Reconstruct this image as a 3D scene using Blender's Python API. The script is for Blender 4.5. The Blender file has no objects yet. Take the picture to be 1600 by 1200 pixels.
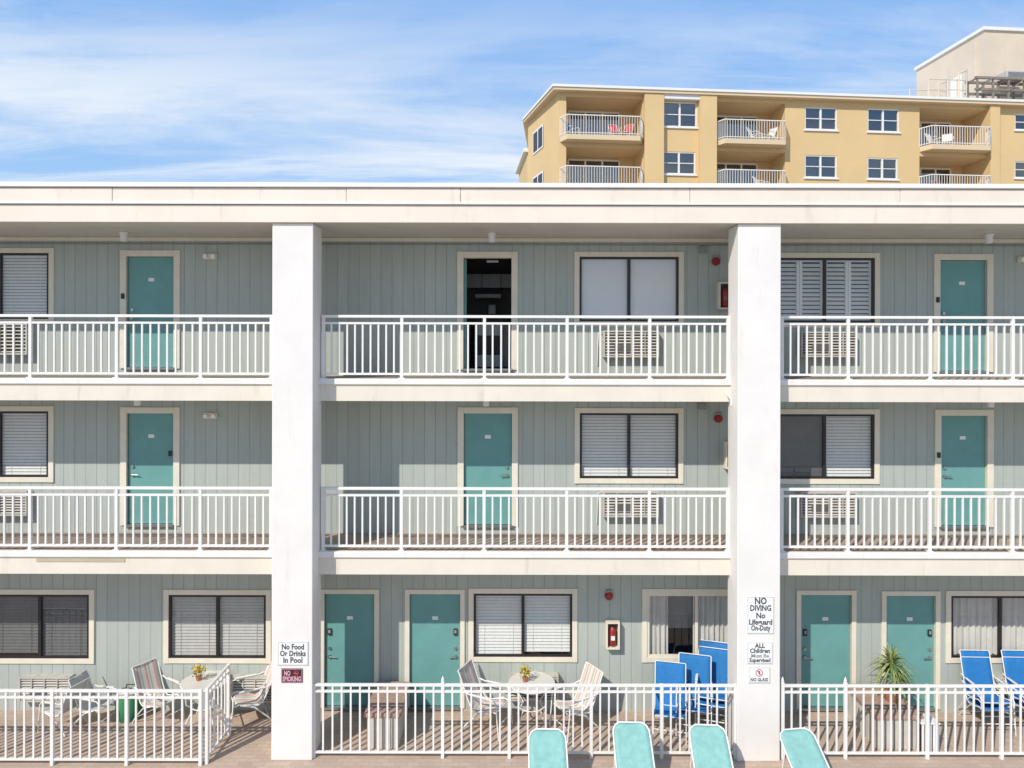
import bpy, math, random
from mathutils import Vector, Matrix
random.seed(7)
F=1110.0; HZ=541.0; H=6.77
WY=13.2; SY=12.0; CY=11.6; RY=11.55
def PX(px,Y): return (px-800)/F*Y
def PZ(py,Y): return H-(py-HZ)/F*Y
scene=bpy.context.scene
col=scene.collection

# ---------------------------------------------------------------- materials
def nodes_of(name):
    m=bpy.data.materials.new(name); m.use_nodes=True
    nt=m.node_tree; b=nt.nodes['Principled BSDF']
    return m,nt,b
def math_node(nt,op,a,b=None,c=None):
    n=nt.nodes.new('ShaderNodeMath'); n.operation=op
    for i,v in enumerate((a,b,c)):
        if v is None: continue
        if isinstance(v,(int,float)): n.inputs[i].default_value=v
        else: nt.links.new(v,n.inputs[i])
    return n.outputs[0]
def noise_out(nt,scale,detail=4,vec=None,mapscale=None,rough=.6):
    if vec is None:
        g=nt.nodes.new('ShaderNodeNewGeometry'); vec=g.outputs['Position']
    if mapscale:
        mp=nt.nodes.new('ShaderNodeMapping'); mp.inputs['Scale'].default_value=mapscale
        nt.links.new(vec,mp.inputs[0]); vec=mp.outputs[0]
    n=nt.nodes.new('ShaderNodeTexNoise'); n.inputs['Scale'].default_value=scale
    n.inputs['Detail'].default_value=detail; n.inputs['Roughness'].default_value=rough
    nt.links.new(vec,n.inputs['Vector'])
    return n.outputs['Fac']
def mixc(nt,fac,a,b,bt='MIX'):
    n=nt.nodes.new('ShaderNodeMix'); n.data_type='RGBA'; n.blend_type=bt
    if isinstance(fac,(int,float)): n.inputs[0].default_value=fac
    else: nt.links.new(fac,n.inputs[0])
    for i,v in ((6,a),(7,b)):
        if isinstance(v,tuple): n.inputs[i].default_value=(*v[:3],1)
        else: nt.links.new(v,n.inputs[i])
    return n.outputs[2]
def ramp(nt,fac,p0,p1):
    n=nt.nodes.new('ShaderNodeMapRange'); n.interpolation_type='SMOOTHSTEP'
    nt.links.new(fac,n.inputs[0]); n.inputs[1].default_value=p0; n.inputs[2].default_value=p1
    return n.outputs[0]
def bump(nt,b,h,strength=.3,dist=.01):
    n=nt.nodes.new('ShaderNodeBump'); n.inputs['Strength'].default_value=strength
    n.inputs['Distance'].default_value=dist
    nt.links.new(h,n.inputs['Height']); nt.links.new(n.outputs[0],b.inputs['Normal'])
def paint(name,c,rough=.55,var=.12,ns=2.0,streak=0.0,bs=0,bscale=60,metal=0,dirt=(.35,.28,.2)):
    m,nt,b=nodes_of(name)
    f=ramp(nt,noise_out(nt,ns,5),.3,.7)
    dk=tuple(x*(1-var) for x in c)
    cc=mixc(nt,f,c,dk)
    if streak>0:
        s=ramp(nt,noise_out(nt,1.0,5,mapscale=(5,5,.8)),.56,.8)
        s=math_node(nt,'MULTIPLY',s,streak)
        cc=mixc(nt,s,cc,dirt)
    nt.links.new(cc,b.inputs['Base Color'])
    b.inputs['Roughness'].default_value=rough; b.inputs['Metallic'].default_value=metal
    if bs>0: bump(nt,b,noise_out(nt,bscale,4),bs,.01)
    return m
M={}
M['stucco']=paint('white_stucco',(.79,.75,.705),.85,.07,1.2,.22,.4,45)
M['fascia']=paint('cream_fascia',(.78,.69,.59),.6,.06,1.5,.32,.08,30)
M['slab']=paint('cream_slab_edge',(.75,.68,.57),.65,.07,1.5,.5,.15,40)
M['drip']=paint('white_drip_edge',(.80,.765,.72),.5,.06,3,.28)
M['rail']=paint('white_rail_paint',(.81,.78,.74),.4,.05,6,.08)
M['trim']=paint('cream_trim',(.75,.69,.56),.6,.08,4,.14,.05,80)
M['door']=paint('teal_door',(.14,.335,.315),.45,.10,2.5,.05,.03,60)
M['bronze']=paint('dark_bronze',(.035,.03,.03),.4,.2,8,metal=.3)
M['blind']=paint('white_blind',(.80,.78,.74),.6,.04,8)
M['slatshade']=paint('blind_painted_shade',(.20,.20,.20),.8,.1,8)  # solid return faces between slats, shade put into their colour
M['greyblind']=paint('grey_blind',(.52,.50,.46),.6,.08,8)
M['darkblind']=paint('dark_blind',(.12,.12,.12),.6,.15,8)
M['greysling']=paint('grey_sling',(.52,.52,.49),.8,.1,12)
M['shade']=paint('pleated_shade',(.80,.79,.79),.8,.03,3)
M['curtain']=paint('sheer_curtain',(.66,.63,.58),.9,.12,3)
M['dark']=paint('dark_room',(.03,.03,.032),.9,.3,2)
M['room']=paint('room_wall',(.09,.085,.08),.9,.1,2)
M['cabinet']=paint('cabinet_white',(.34,.33,.31),.5,.05,2)
M['steel']=paint('brushed_steel',(.45,.45,.46),.3,.1,8,metal=.9)
M['black']=paint('black_plastic',(.02,.02,.022),.45,.1,5)
M['ac']=paint('ac_cream',(.54,.51,.45),.55,.2,9,.4)
M['acdark']=paint('ac_dark',(.12,.11,.10),.7,.2,9)
M['red']=paint('red_enamel',(.33,.025,.025),.35,.15,6)
M['brown']=paint('weathered_brown',(.22,.12,.08),.6,.2,9)
M['signw']=paint('sign_white',(.80,.80,.79),.45,.04,5)
M['ink']=paint('sign_ink',(.05,.055,.06),.6,.05,5)
M['signr']=paint('sign_red',(.55,.05,.06),.5,.05,5)
M['signk']=paint('sign_dark_plum',(.05,.015,.025),.45,.1,5)
M['signp']=paint('sign_pink',(.75,.42,.47),.45,.1,5)
M['grey']=paint('grey_box',(.28,.29,.29),.5,.1,6)
M['lgrey']=paint('light_grey_metal',(.50,.48,.45),.5,.1,2)
M['tan']=paint('tan_patch',(.50,.43,.30),.7,.1,4,.2)
M['blue']=paint('blue_sling',(.012,.17,.45),.75,.14,14,bs=.1,bscale=200)
M['tealsling']=paint('teal_sling',(.25,.49,.44),.75,.16,10,bs=.1,bscale=200)
M['tablew']=paint('table_top',(.70,.66,.60),.35,.06,5)
M['pot']=paint('terracotta_pot',(.40,.17,.09),.8,.15,9)
M['yellow']=paint('yellow_petal',(.80,.58,.02),.7,.2,30)
M['leafg']=paint('leaf_green',(.13,.21,.05),.6,.4,14)
M['leafy']=paint('leaf_yellow_green',(.36,.40,.14),.6,.35,14)
M['bark']=paint('bark',(.17,.12,.08),.9,.3,20)
M['planter']=paint('planter_render',(.60,.56,.49),.85,.16,4,.35,.3,40)
M['ochre']=paint('ochre_stucco',(.68,.485,.24),.85,.08,.25,.10,.1,8)
M['ochre2']=paint('ochre_soffit',(.68,.53,.34),.85,.05,.25)
M['condow']=paint('condo_white',(.78,.76,.72),.5,.04,1)
M['pent']=paint('penthouse_render',(.68,.57,.44),.85,.10,.5,.2)
M['gravel']=paint('flat_roof',(.42,.41,.39),.9,.2,3)
M['steelb']=paint('rusty_beams',(.26,.22,.18),.7,.3,2)
M['cred']=paint('red_sling',(.5,.04,.05),.7,.1,5)
M['green']=paint('green_towel',(.04,.25,.10),.9,.3,10)

def m_glass(name,tint,mn=.04):
    m,nt,b=nodes_of(name); nt.nodes.remove(b)
    out=nt.nodes['Material Output']
    t=nt.nodes.new('ShaderNodeBsdfTransparent'); t.inputs[0].default_value=(*tint,1)
    g=nt.nodes.new('ShaderNodeBsdfGlossy'); g.inputs['Roughness'].default_value=.02
    bp=nt.nodes.new('ShaderNodeBump'); bp.inputs['Strength'].default_value=.04; bp.inputs['Distance'].default_value=.02
    nt.links.new(noise_out(nt,1.5,2),bp.inputs['Height']); nt.links.new(bp.outputs[0],g.inputs['Normal'])
    ge=nt.nodes.new('ShaderNodeNewGeometry'); dt=nt.nodes.new('ShaderNodeVectorMath'); dt.operation='DOT_PRODUCT'
    nt.links.new(ge.outputs['Incoming'],dt.inputs[0]); nt.links.new(ge.outputs['Normal'],dt.inputs[1])
    c=math_node(nt,'SUBTRACT',1.0,math_node(nt,'ABSOLUTE',dt.outputs['Value']))
    f=math_node(nt,'MULTIPLY_ADD',math_node(nt,'POWER',c,5.0),.9,mn)
    mx=nt.nodes.new('ShaderNodeMixShader'); nt.links.new(f,mx.inputs[0])
    nt.links.new(t.outputs[0],mx.inputs[1]); nt.links.new(g.outputs[0],mx.inputs[2])
    nt.links.new(mx.outputs[0],out.inputs[0]); return m
M['glass']=m_glass('window_glass',(.93,.945,.945),.07)
M['cglass']=m_glass('condo_glass',(.35,.42,.48),.2)
# siding
def m_siding():
    m,nt,b=nodes_of('sage_siding')
    g=nt.nodes.new('ShaderNodeNewGeometry'); sx=nt.nodes.new('ShaderNodeSeparateXYZ')
    nt.links.new(g.outputs['Position'],sx.inputs[0])
    u=math_node(nt,'DIVIDE',sx.outputs[0],.203)
    fr=math_node(nt,'FRACT',u)
    d=math_node(nt,'ABSOLUTE',math_node(nt,'SUBTRACT',fr,.5))
    gr=ramp(nt,d,.455,.487)
    wn=nt.nodes.new('ShaderNodeTexWhiteNoise'); wn.noise_dimensions='1D'
    nt.links.new(math_node(nt,'FLOOR',math_node(nt,'ADD',u,0.0)),wn.inputs['W'])
    base=mixc(nt,wn.outputs[0],(.395,.43,.385),(.43,.465,.42))
    st=ramp(nt,noise_out(nt,1,6,mapscale=(14,14,1.1)),.35,.75)
    base=mixc(nt,math_node(nt,'MULTIPLY',st,.5),base,(.345,.375,.335))
    pt=ramp(nt,noise_out(nt,.8,5),.5,.75)
    base=mixc(nt,math_node(nt,'MULTIPLY',pt,.35),base,(.46,.485,.44))
    wp=nt.nodes.new('ShaderNodeTexWhiteNoise'); wp.noise_dimensions='1D'
    nt.links.new(math_node(nt,'FLOOR',math_node(nt,'DIVIDE',sx.outputs[0],1.218)),wp.inputs['W'])
    base=mixc(nt,math_node(nt,'MULTIPLY',wp.outputs[0],.3),base,(.375,.42,.39))
    depth=math_node(nt,'MULTIPLY',gr,math_node(nt,'MULTIPLY_ADD',wn.outputs[0],.5,.18))
    cc=mixc(nt,depth,base,(.13,.155,.14))
    nt.links.new(cc,b.inputs['Base Color']); b.inputs['Roughness'].default_value=.7
    h=math_node(nt,'SUBTRACT',math_node(nt,'MULTIPLY',st,.1),gr)
    bump(nt,b,h,.35,.01); return m
M['siding']=m_siding()
def m_soffit():
    m,nt,b=nodes_of('soffit_panel')
    g=nt.nodes.new('ShaderNodeNewGeometry'); sx=nt.nodes.new('ShaderNodeSeparateXYZ')
    nt.links.new(g.outputs['Position'],sx.inputs[0])
    fr=math_node(nt,'FRACT',math_node(nt,'DIVIDE',sx.outputs[1],.12))
    gr=ramp(nt,math_node(nt,'ABSOLUTE',math_node(nt,'SUBTRACT',fr,.5)),.43,.49)
    n=ramp(nt,noise_out(nt,1.6,5),.4,.75)
    c=mixc(nt,math_node(nt,'MULTIPLY',n,.4),(.62,.58,.52),(.46,.42,.36))
    c=mixc(nt,math_node(nt,'MULTIPLY',gr,.6),c,(.25,.22,.19))
    nt.links.new(c,b.inputs['Base Color']); b.inputs['Roughness'].default_value=.6
    bump(nt,b,gr,.4,.01); return m
M['soffit']=m_soffit()
def m_brick(name,c1,c2,mo,w,h,rot=0):
    m,nt,b=nodes_of(name)
    g=nt.nodes.new('ShaderNodeNewGeometry')
    mp=nt.nodes.new('ShaderNodeMapping'); mp.inputs['Rotation'].default_value=(0,0,rot)
    nt.links.new(g.outputs['Position'],mp.inputs[0])
    br=nt.nodes.new('ShaderNodeTexBrick'); nt.links.new(mp.outputs[0],br.inputs['Vector'])
    br.inputs['Scale'].default_value=1; br.inputs['Brick Width'].default_value=w; br.inputs['Row Height'].default_value=h
    br.inputs['Mortar Size'].default_value=.006; br.inputs['Color1'].default_value=(*c1,1); br.inputs['Color2'].default_value=(*c2,1)
    br.inputs['Mortar'].default_value=(*mo,1)
    n=ramp(nt,noise_out(nt,1.2,6),.35,.75)
    c=mixc(nt,math_node(nt,'MULTIPLY',n,.5),br.outputs[0],tuple(x*.65 for x in c1))
    n2=noise_out(nt,40,3)
    c=mixc(nt,math_node(nt,'MULTIPLY',n2,.3),c,tuple(min(1,x*1.3) for x in c2))
    nt.links.new(c,b.inputs['Base Color']); b.inputs['Roughness'].default_value=.85
    bump(nt,b,br.outputs['Fac'],-.4,.006); return m
M['paver']=m_brick('clay_pavers',(.54,.40,.30),(.43,.32,.24),(.33,.28,.23),.21,.105)
M['tile']=m_brick('balcony_tiles',(.40,.30,.23),(.31,.23,.18),(.46,.41,.35),.21,.105)
M['cop']=m_brick('brick_coping',(.44,.28,.21),(.34,.22,.17),(.42,.36,.30),.20,.10)
def m_stripe():
    m,nt,b=nodes_of('striped_sling')
    tc=nt.nodes.new('ShaderNodeTexCoord'); sx=nt.nodes.new('ShaderNodeSeparateXYZ')
    nt.links.new(tc.outputs['Object'],sx.inputs[0])
    fr=math_node(nt,'FRACT',math_node(nt,'DIVIDE',math_node(nt,'ADD',sx.outputs[0],5),.17))
    r=nt.nodes.new('ShaderNodeValToRGB'); r.color_ramp.interpolation='CONSTANT'
    e=r.color_ramp.elements; e[0].position=0; e[0].color=(.64,.59,.52,1); e[1].position=.28; e[1].color=(.58,.34,.31,1)
    for p,c in ((.52,(.64,.60,.53,1)),(.68,(.34,.45,.38,1)),(.86,(.64,.59,.52,1))):
        x=e.new(p); x.color=c
    nt.links.new(fr,r.inputs[0]); nt.links.new(r.outputs[0],b.inputs['Base Color']); b.inputs['Roughness'].default_value=.85
    return m
M['stripe']=m_stripe()
M['sand']=paint('sandy_ground',(.45,.40,.33),.95,.25,.2,bs=.2,bscale=5)

# ---------------------------------------------------------------- mesh builder
class MB:
    def __init__(s): s.v=[]; s.f=[]; s.mi=[]; s.mats=[]; s.sm=[]
    def m(s,mat):
        mat=M[mat]
        if mat not in s.mats: s.mats.append(mat)
        return s.mats.index(mat)
    def face(s,pts,mat,smooth=False):
        i=len(s.v); s.v+= [tuple(p) for p in pts]; s.f.append(tuple(range(i,i+len(pts)))); s.mi.append(s.m(mat)); s.sm.append(smooth)
    def add(s,vs,fs,mat,smooth=False):
        i=len(s.v); s.v+=[tuple(p) for p in vs]; k=s.m(mat)
        for f in fs: s.f.append(tuple(i+j for j in f)); s.mi.append(k); s.sm.append(smooth)
    def box(s,x0,x1,y0,y1,z0,z1,mat,bev=0):
        if x0>x1:x0,x1=x1,x0
        if y0>y1:y0,y1=y1,y0
        if z0>z1:z0,z1=z1,z0
        if bev<=0:
            vs=[(x,y,z) for z in (z0,z1) for y in (y0,y1) for x in (x0,x1)]
            s.add(vs,[(0,2,3,1),(4,5,7,6),(0,1,5,4),(2,6,7,3),(0,4,6,2),(1,3,7,5)],mat)
        else:
            import bmesh
            bm=bmesh.new(); bmesh.ops.create_cube(bm,size=1)
            for v in bm.verts: v.co=Vector(((v.co.x+.5)*(x1-x0)+x0,(v.co.y+.5)*(y1-y0)+y0,(v.co.z+.5)*(z1-z0)+z0))
            bmesh.ops.bevel(bm,geom=bm.edges[:],offset=bev,segments=2,affect='EDGES',profile=.5)
            bm.verts.index_update()
            s.add([v.co[:] for v in bm.verts],[[v.index for v in f.verts] for f in bm.faces],mat); bm.free()
    def tube(s,pts,r,mat,n=8,cap=True):
        pts=[Vector(p) for p in pts]; rs=r if isinstance(r,(list,tuple)) else [r]*len(pts)
        vs=[];fs=[];up=None
        for i,p in enumerate(pts):
            t=(pts[min(i+1,len(pts)-1)]-pts[max(i-1,0)]).normalized()
            if up is None:
                up=Vector((0,0,1)) if abs(t.z)<.9 else Vector((1,0,0))
            a=t.cross(up); 
            if a.length<1e-4: a=t.cross(Vector((0,1,0)))
            a.normalize(); b=a.cross(t).normalized(); up=b
            for k in range(n):
                an=2*math.pi*k/n+math.pi/n; vs.append(p+a*math.cos(an)*rs[i]+b*math.sin(an)*rs[i])
        for i in range(len(pts)-1):
            for k in range(n):
                k2=(k+1)%n; fs.append((i*n+k,i*n+k2,(i+1)*n+k2,(i+1)*n+k))
        s.add(vs,fs,mat,n>4)
        if cap:
            m=len(pts)-1
            s.add(vs[:n],[tuple(range(n))[::-1]],mat); s.add(vs[m*n:],[tuple(range(n))],mat)
    def obj(s,name,parent=None,origin=None,label=None):
        xs=[v[0] for v in s.v]; ys=[v[1] for v in s.v]; zs=[v[2] for v in s.v]
        o=Vector(origin) if origin is not None else Vector(((min(xs)+max(xs))/2,(min(ys)+max(ys))/2,min(zs)))
        me=bpy.data.meshes.new(name)
        me.from_pydata([(v[0]-o.x,v[1]-o.y,v[2]-o.z) for v in s.v],[],s.f)
        for m in s.mats: me.materials.append(m)
        me.polygons.foreach_set('material_index',s.mi); me.polygons.foreach_set('use_smooth',s.sm)
        me.update()
        ob=bpy.data.objects.new(name,me); col.objects.link(ob); ob['w']=list(o)
        if parent is not None:
            pw=Vector(parent['w']); ob.parent=parent; ob.location=o-pw
        else: ob.location=o
        if label: ob['label']=label
        return ob
def empty(name,loc,label,cat,group=None):
    e=bpy.data.objects.new(name,None); e.empty_display_size=.2; col.objects.link(e); e.location=loc; e['w']=list(loc)
    e['label']=label; e['category']=cat
    if group: e['group']=group
    return e
def tag(o,label,cat,group=None):
    o['label']=label; o['category']=cat
    if group: o['group']=group
    return o
def dup(root,loc,rotz=0,label=None,scale=1,mat=None):
    r=root.copy(); col.objects.link(r); r.location=loc; r.rotation_euler=(0,0,rotz); r.scale=(scale,)*3
    if label: r['label']=label
    def rec(src,dst):
        for c in src.children:
            d=c.copy(); col.objects.link(d); d.parent=dst
            if mat and c.name.split('.')[0]=='sling':
                d.data=c.data.copy(); d.data.materials[0]=M[mat]
            rec(c,d)
    rec(root,r); return r

def grid_wall(mb,x0,x1,z0,z1,y,holes,mat,reveal=.12,rmat=None):
    xs=sorted({x0,x1,*[min(max(h[0],x0),x1) for h in holes],*[min(max(h[1],x0),x1) for h in holes]})
    zs=sorted({z0,z1,*[min(max(h[2],z0),z1) for h in holes],*[min(max(h[3],z0),z1) for h in holes]})
    for i in range(len(xs)-1):
        for j in range(len(zs)-1):
            cx=(xs[i]+xs[i+1])/2; cz=(zs[j]+zs[j+1])/2
            if any(h[0]<cx<h[1] and h[2]<cz<h[3] for h in holes): continue
            mb.face([(xs[i],y,zs[j]),(xs[i+1],y,zs[j]),(xs[i+1],y,zs[j+1]),(xs[i],y,zs[j+1])],mat)
    rm=rmat or mat
    for h in holes:
        a,b,c,d=h; yy=y+reveal
        mb.face([(a,y,c),(a,y,d),(a,yy,d),(a,yy,c)],rm); mb.face([(b,y,c),(b,yy,c),(b,yy,d),(b,y,d)],rm)
        mb.face([(a,y,c),(a,yy,c),(b,yy,c),(b,y,c)],rm); mb.face([(a,y,d),(b,y,d),(b,yy,d),(a,yy,d)],rm)

# ---------------------------------------------------------------- ground / sky
g=MB(); g.face([(-400,-400,-.03),(400,-400,-.03),(400,600,-.03),(-400,600,-.03)],'sand'); go=g.obj('ground',origin=(0,0,-.03)); go['kind']='structure'
g=MB(); g.box(-14,14,6.2,WY+.3,-.12,0,'paver'); go=g.obj('pool_deck_paving'); go['kind']='structure'

# ---------------------------------------------------------------- motel
XL,XR=-13.5,13.8
root=empty('motel_building',(0,WY,0),'three storey motel, sage green siding, white columns, open railed walkways','building')
Zs3=PZ(592,SY); Zs2=PZ(862,SY); Zb3=PZ(627,SY); Zb2=PZ(898,SY); Zsof=PZ(348,RY); Ztop=PZ(287,RY-.05)
holes=[]; wins=[]; doors=[]
def W(px0,px1,py0,py1,kind): 
    w=(PX(px0,WY),PX(px1,WY),PZ(py1,WY),PZ(py0,WY),kind); wins.append(w); holes.append(w[:4])
def D(px0,px1,py0,py1,kind,hs):
    d=(PX(px0,WY),PX(px1,WY),PZ(py1,WY),PZ(py0,WY),kind,hs); doors.append(d); holes.append(d[:4])
W(-78,77,397,500,'blind'); W(905,1060,401,502,'shade'); W(1211,1366,402,503,'shutter')
W(-78,77,644,747,'blind'); W(906,1060,645,747,'blind'); W(1211,1366,646,747,'half')
W(-15,141,930,1030,'darkblind'); W(265,417,930,1029,'greyblind'); W(741,895,927,1026,'blind')
W(1012,1166,927,1026,'curtain'); W(1486,1641,929,1026,'curtaindark')
D(198,272,402,576,'c','L'); D(724,799,403,577,'open','R'); D(1468,1541,405,579,'c','L')
D(199,272,647,821,'c','L'); D(725,800,646,821,'c','R'); D(1470,1542,648,821,'c','L')
D(508,586,928,1105,'c','L'); D(641,720,928,1105,'c','R'); D(1252,1331,928,1105,'c','L'); D(1385,1462,929,1105,'c','R')
wb=MB(); grid_wall(wb,XL,XR,0,Zsof+.3,WY,holes,'siding',.12,'trim'); wb.obj('wall',root)
wb=MB(); wb.box(XL,XR,WY+2.2,WY+9,0,Zsof+.3,'pent'); wb.box(XL,XL+.2,WY+.14,WY+2.2,0,Zsof+.3,'siding'); wb.box(XR-.2,XR,WY+.14,WY+2.2,0,Zsof+.3,'siding'); wb.obj('rear_wall',root)
b=MB(); b.box(XL,XR,WY-.035,WY,Zsof-.07,Zsof-.003,'trim'); b.obj('wall_moulding',root)
b=MB(); b.tube([(XL+.1,WY-.02,Zsof-.12),(XR-.1,WY-.02,Zsof-.12)],.012,'grey',6); b.obj('conduit',root)
# columns
for (a,c) in ((425,489),(1153,1220),(425-733,489-733),(1153+733,1220+733)):
    x0,x1=PX(a,CY),PX(c,CY)
    m=MB(); m.box(x0,x1,CY,12.13,0,Zsof-.003,'stucco',.012)
    m.obj('column',root)
# slabs
for zt,zb in ((Zs3,Zb3),(Zs2,Zb2)):
    m=MB(); m.box(XL,XR,SY+.03,WY-.003,zb+.02,zt-.06,'slab'); so=m.obj('walkway_slab',root)
    m=MB(); m.box(XL,XR,SY,SY+.03,zb,zt-.10,'slab'); m.obj('fascia_board',so)
    m=MB(); m.box(XL,XR,SY-.035,SY+.05,zt-.098,zt,'drip',.008); m.obj('drip_edge',so)
    m=MB(); m.box(XL,XR,SY+.052,WY-.003,zt-.058,zt-.004,'tile'); m.obj('tiled_floor',so)
m=MB(); m.box(PX(58,SY),PX(196,SY),SY-.012,SY-.001,PZ(879,SY),PZ(874,SY),'tan',.002); m.obj('repair_strip',root)
# roof
rf=MB(); rf.box(XL,XR,RY+.1,WY+9,Zsof+.31,Ztop-.12,'gravel'); ro=rf.obj('roof',root)
m=MB(); m.box(XL,XR,RY,RY+.05,Zsof-.0,PZ(321,RY),'fascia',.004); m.box(XL,XR,RY-.035,RY+.05,PZ(320,RY)+.0,PZ(318,RY)+.02,'drip',.004)
segs=[XL,-9,PX(176,RY),PX(541,RY),PX(719,RY),PX(1077,RY),PX(1405,RY),XR]
for i in range(len(segs)-1):
    m.box(segs[i]+.004,segs[i+1]-.004,RY-.02+random.uniform(-.004,.004),RY+.05,PZ(317,RY)+.01,PZ(295,RY),'fascia',.004)
m.obj('fascia_board',ro)
m=MB(); m.box(XL,XR,RY-.06,RY+.2,PZ(294,RY),Ztop-.03,'drip',.01); m.box(XL,XR,RY-.03,RY+.25,Ztop-.03,Ztop+.02,'drip',.01); m.obj('drip_edge',ro)
m=MB(); m.box(XL,XR,RY+.05,WY-.003,Zsof+.003,Zsof+.06,'soffit'); m.obj('soffit',ro)

def blind_slats(m,x0,x1,z0,z1,y,mat,pitch=.058):
    z=z0+.006
    while z<z1-.05:
        j=random.uniform(-.001,.001)
        m.face([(x0,y+j,z),(x1,y+j,z),(x1,y+.016,z+pitch*.8),(x0,y+.016,z+pitch*.8)],mat)
        m.face([(x0,y+.016,z+pitch*.8),(x1,y+.016,z+pitch*.8),(x1,y+.012,z+pitch),(x0,y+.012,z+pitch)],'slatshade')
        z+=pitch
    m.box(x0,x1,y-.01,y+.03,z1-.045,z1-.003,mat)
    m.box(x0,x1,y-.004,y+.012,z0-.01,z0+.008,mat)
    for xx in (x0+(x1-x0)*.2,x0+(x1-x0)*.8): m.box(xx-.003,xx+.003,y-.006,y-.003,z0,z1-.05,mat)
def curtain(m,x0,x1,z0,z1,y,mat,wl=.09,seed=0):
    n=int((x1-x0)/.012)+2; rr=random.Random(seed); vs=[]
    ph=[rr.uniform(0,6) for _ in range(4)]
    for i in range(n):
        x=x0+(x1-x0)*i/(n-1); a=.025*math.sin(2*math.pi*x/wl+ph[0])+.012*math.sin(2*math.pi*x/(wl*.6)+ph[1])+.01*math.sin(x*9+ph[2])
        vs+=[(x,y+a*1.2,z0),(x,y+a*.8,z1)]
    m.add(vs,[(2*i,2*i+2,2*i+3,2*i+1) for i in range(n-1)],mat,True)
for wi,(x0,x1,z0,z1,k) in enumerate(wins):
    t=.095; yt=WY-.028
    m=MB()
    m.box(x0-t,x0,yt,WY+.01,z0-t,z1+t,'trim',.003); m.box(x1,x1+t,yt,WY+.01,z0-t,z1+t,'trim',.003)
    m.box(x0+.0005,x1-.0005,yt+.002,WY+.01,z1,z1+t-.002,'trim',.003); m.box(x0+.0005,x1-.0005,yt+.002,WY+.01,z0-t+.002,z0,'trim',.003)
    wo=m.obj('window',root)
    fm='trim' if k=='curtain' else 'bronze'
    f=.042; xm=(x0+x1)/2; y0,y1=WY-.012,WY+.035
    m=MB()
    m.box(x0+.002,x0+f,y0,y1,z0+.002,z1-.002,fm); m.box(x1-f,x1-.002,y0,y1,z0+.002,z1-.002,fm)
    m.box(x0+f,x1-f,y0+.002,y1,z1-f,z1-.003,fm); m.box(x0+f,x1-f,y0+.002,y1,z0+.003,z0+f,fm)
    m.box(xm-.028,xm+.028,y0+.004,y1-.002,z0+f,z1-f,fm)
    m.obj('frame',wo)
    m=MB(); m.face([(x0+f,WY+.01,z0+f),(xm-.028,WY+.01,z0+f),(xm-.028,WY+.01,z1-f),(x0+f,WY+.01,z1-f)],'glass')
    m.face([(xm+.028,WY+.018,z0+f),(x1-f,WY+.018,z0+f),(x1-f,WY+.018,z1-f),(xm+.028,WY+.018,z1-f)],'glass'); m.obj('glass',wo)
    m=MB(); yb=WY+.05; A=(x0+.02,xm-.008); B=(xm+.008,x1-.02)
    nm='blind'
    if k in('blind','darkblind','greyblind'):
        for q,(a,c) in enumerate((A,B)): blind_slats(m,a,c,z0+(.03 if (q+wi)%3 else .085),z1-.01,yb,k)
    elif k=='shade':
        for a,c in (A,B):
            m.face([(a,yb,z0+.02),(c,yb,z0+.02),(c,yb,z1-.01),(a,yb,z1-.01)],'shade'); m.box(a,c,yb-.012,yb-.001,z0+.045,z0+.07,'shade')
    elif k=='shutter':
        nm='shutter'
        for a,c in (A,B):
            mid=(a+c)/2
            for p,q in ((a,mid-.003),(mid+.003,c)):
                for e in (p,q-.05): m.box(e,e+.05,yb-.01,yb+.03,z0+.01,z1-.01,'blind')
                m.box(p+.05,q-.05,yb-.008,yb+.028,z1-.07,z1-.012,'blind'); m.box(p+.05,q-.05,yb-.008,yb+.028,z0+.012,z0+.09,'blind')
                z=z0+.1
                while z<z1-.1:
                    m.face([(p+.05,yb-.01,z),(q-.05,yb-.01,z),(q-.05,yb+.03,z+.062),(p+.05,yb+.03,z+.062)],'blind'); z+=.078
    elif k=='half':
        m.face([(A[0],yb,z0+.02),(A[1],yb,z0+.02),(A[1],yb,z1),(A[0],yb,z1)],'darkblind'); blind_slats(m,*B,z0+.03,z1-.01,yb,'blind')
    elif k=='curtain':
        nm='curtain'; curtain(m,x0+.03,x0+.40,z0+.02,z1,yb+.03,'curtain',seed=1); curtain(m,xm-.05,x1-.02,z0+.02,z1,yb+.03,'curtain',seed=2)
        m.face([(x0+.38,yb+.3,z0+.4),(xm,yb+.3,z0+.4),(xm,yb+.3,z1),(x0+.38,yb+.3,z1)],'grey')
    else:
        nm='curtain'; curtain(m,x0+.03,x1-.02,z0+.02,z1,yb+.04,'curtain',.11,seed=3)
    m.obj(nm,wo)
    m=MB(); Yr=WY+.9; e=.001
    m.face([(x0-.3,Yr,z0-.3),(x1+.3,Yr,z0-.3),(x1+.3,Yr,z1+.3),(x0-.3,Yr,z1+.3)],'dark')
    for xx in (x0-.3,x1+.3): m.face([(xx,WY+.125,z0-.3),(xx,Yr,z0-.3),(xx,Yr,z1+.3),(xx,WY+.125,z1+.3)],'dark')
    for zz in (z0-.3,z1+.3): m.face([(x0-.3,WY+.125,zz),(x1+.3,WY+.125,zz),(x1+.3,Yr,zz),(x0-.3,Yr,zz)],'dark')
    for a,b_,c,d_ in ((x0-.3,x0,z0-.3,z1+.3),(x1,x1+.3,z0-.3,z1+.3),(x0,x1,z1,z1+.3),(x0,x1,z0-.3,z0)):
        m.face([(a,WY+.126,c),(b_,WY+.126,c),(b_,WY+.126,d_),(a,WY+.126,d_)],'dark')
    m.obj('room_recess',wo)

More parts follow.
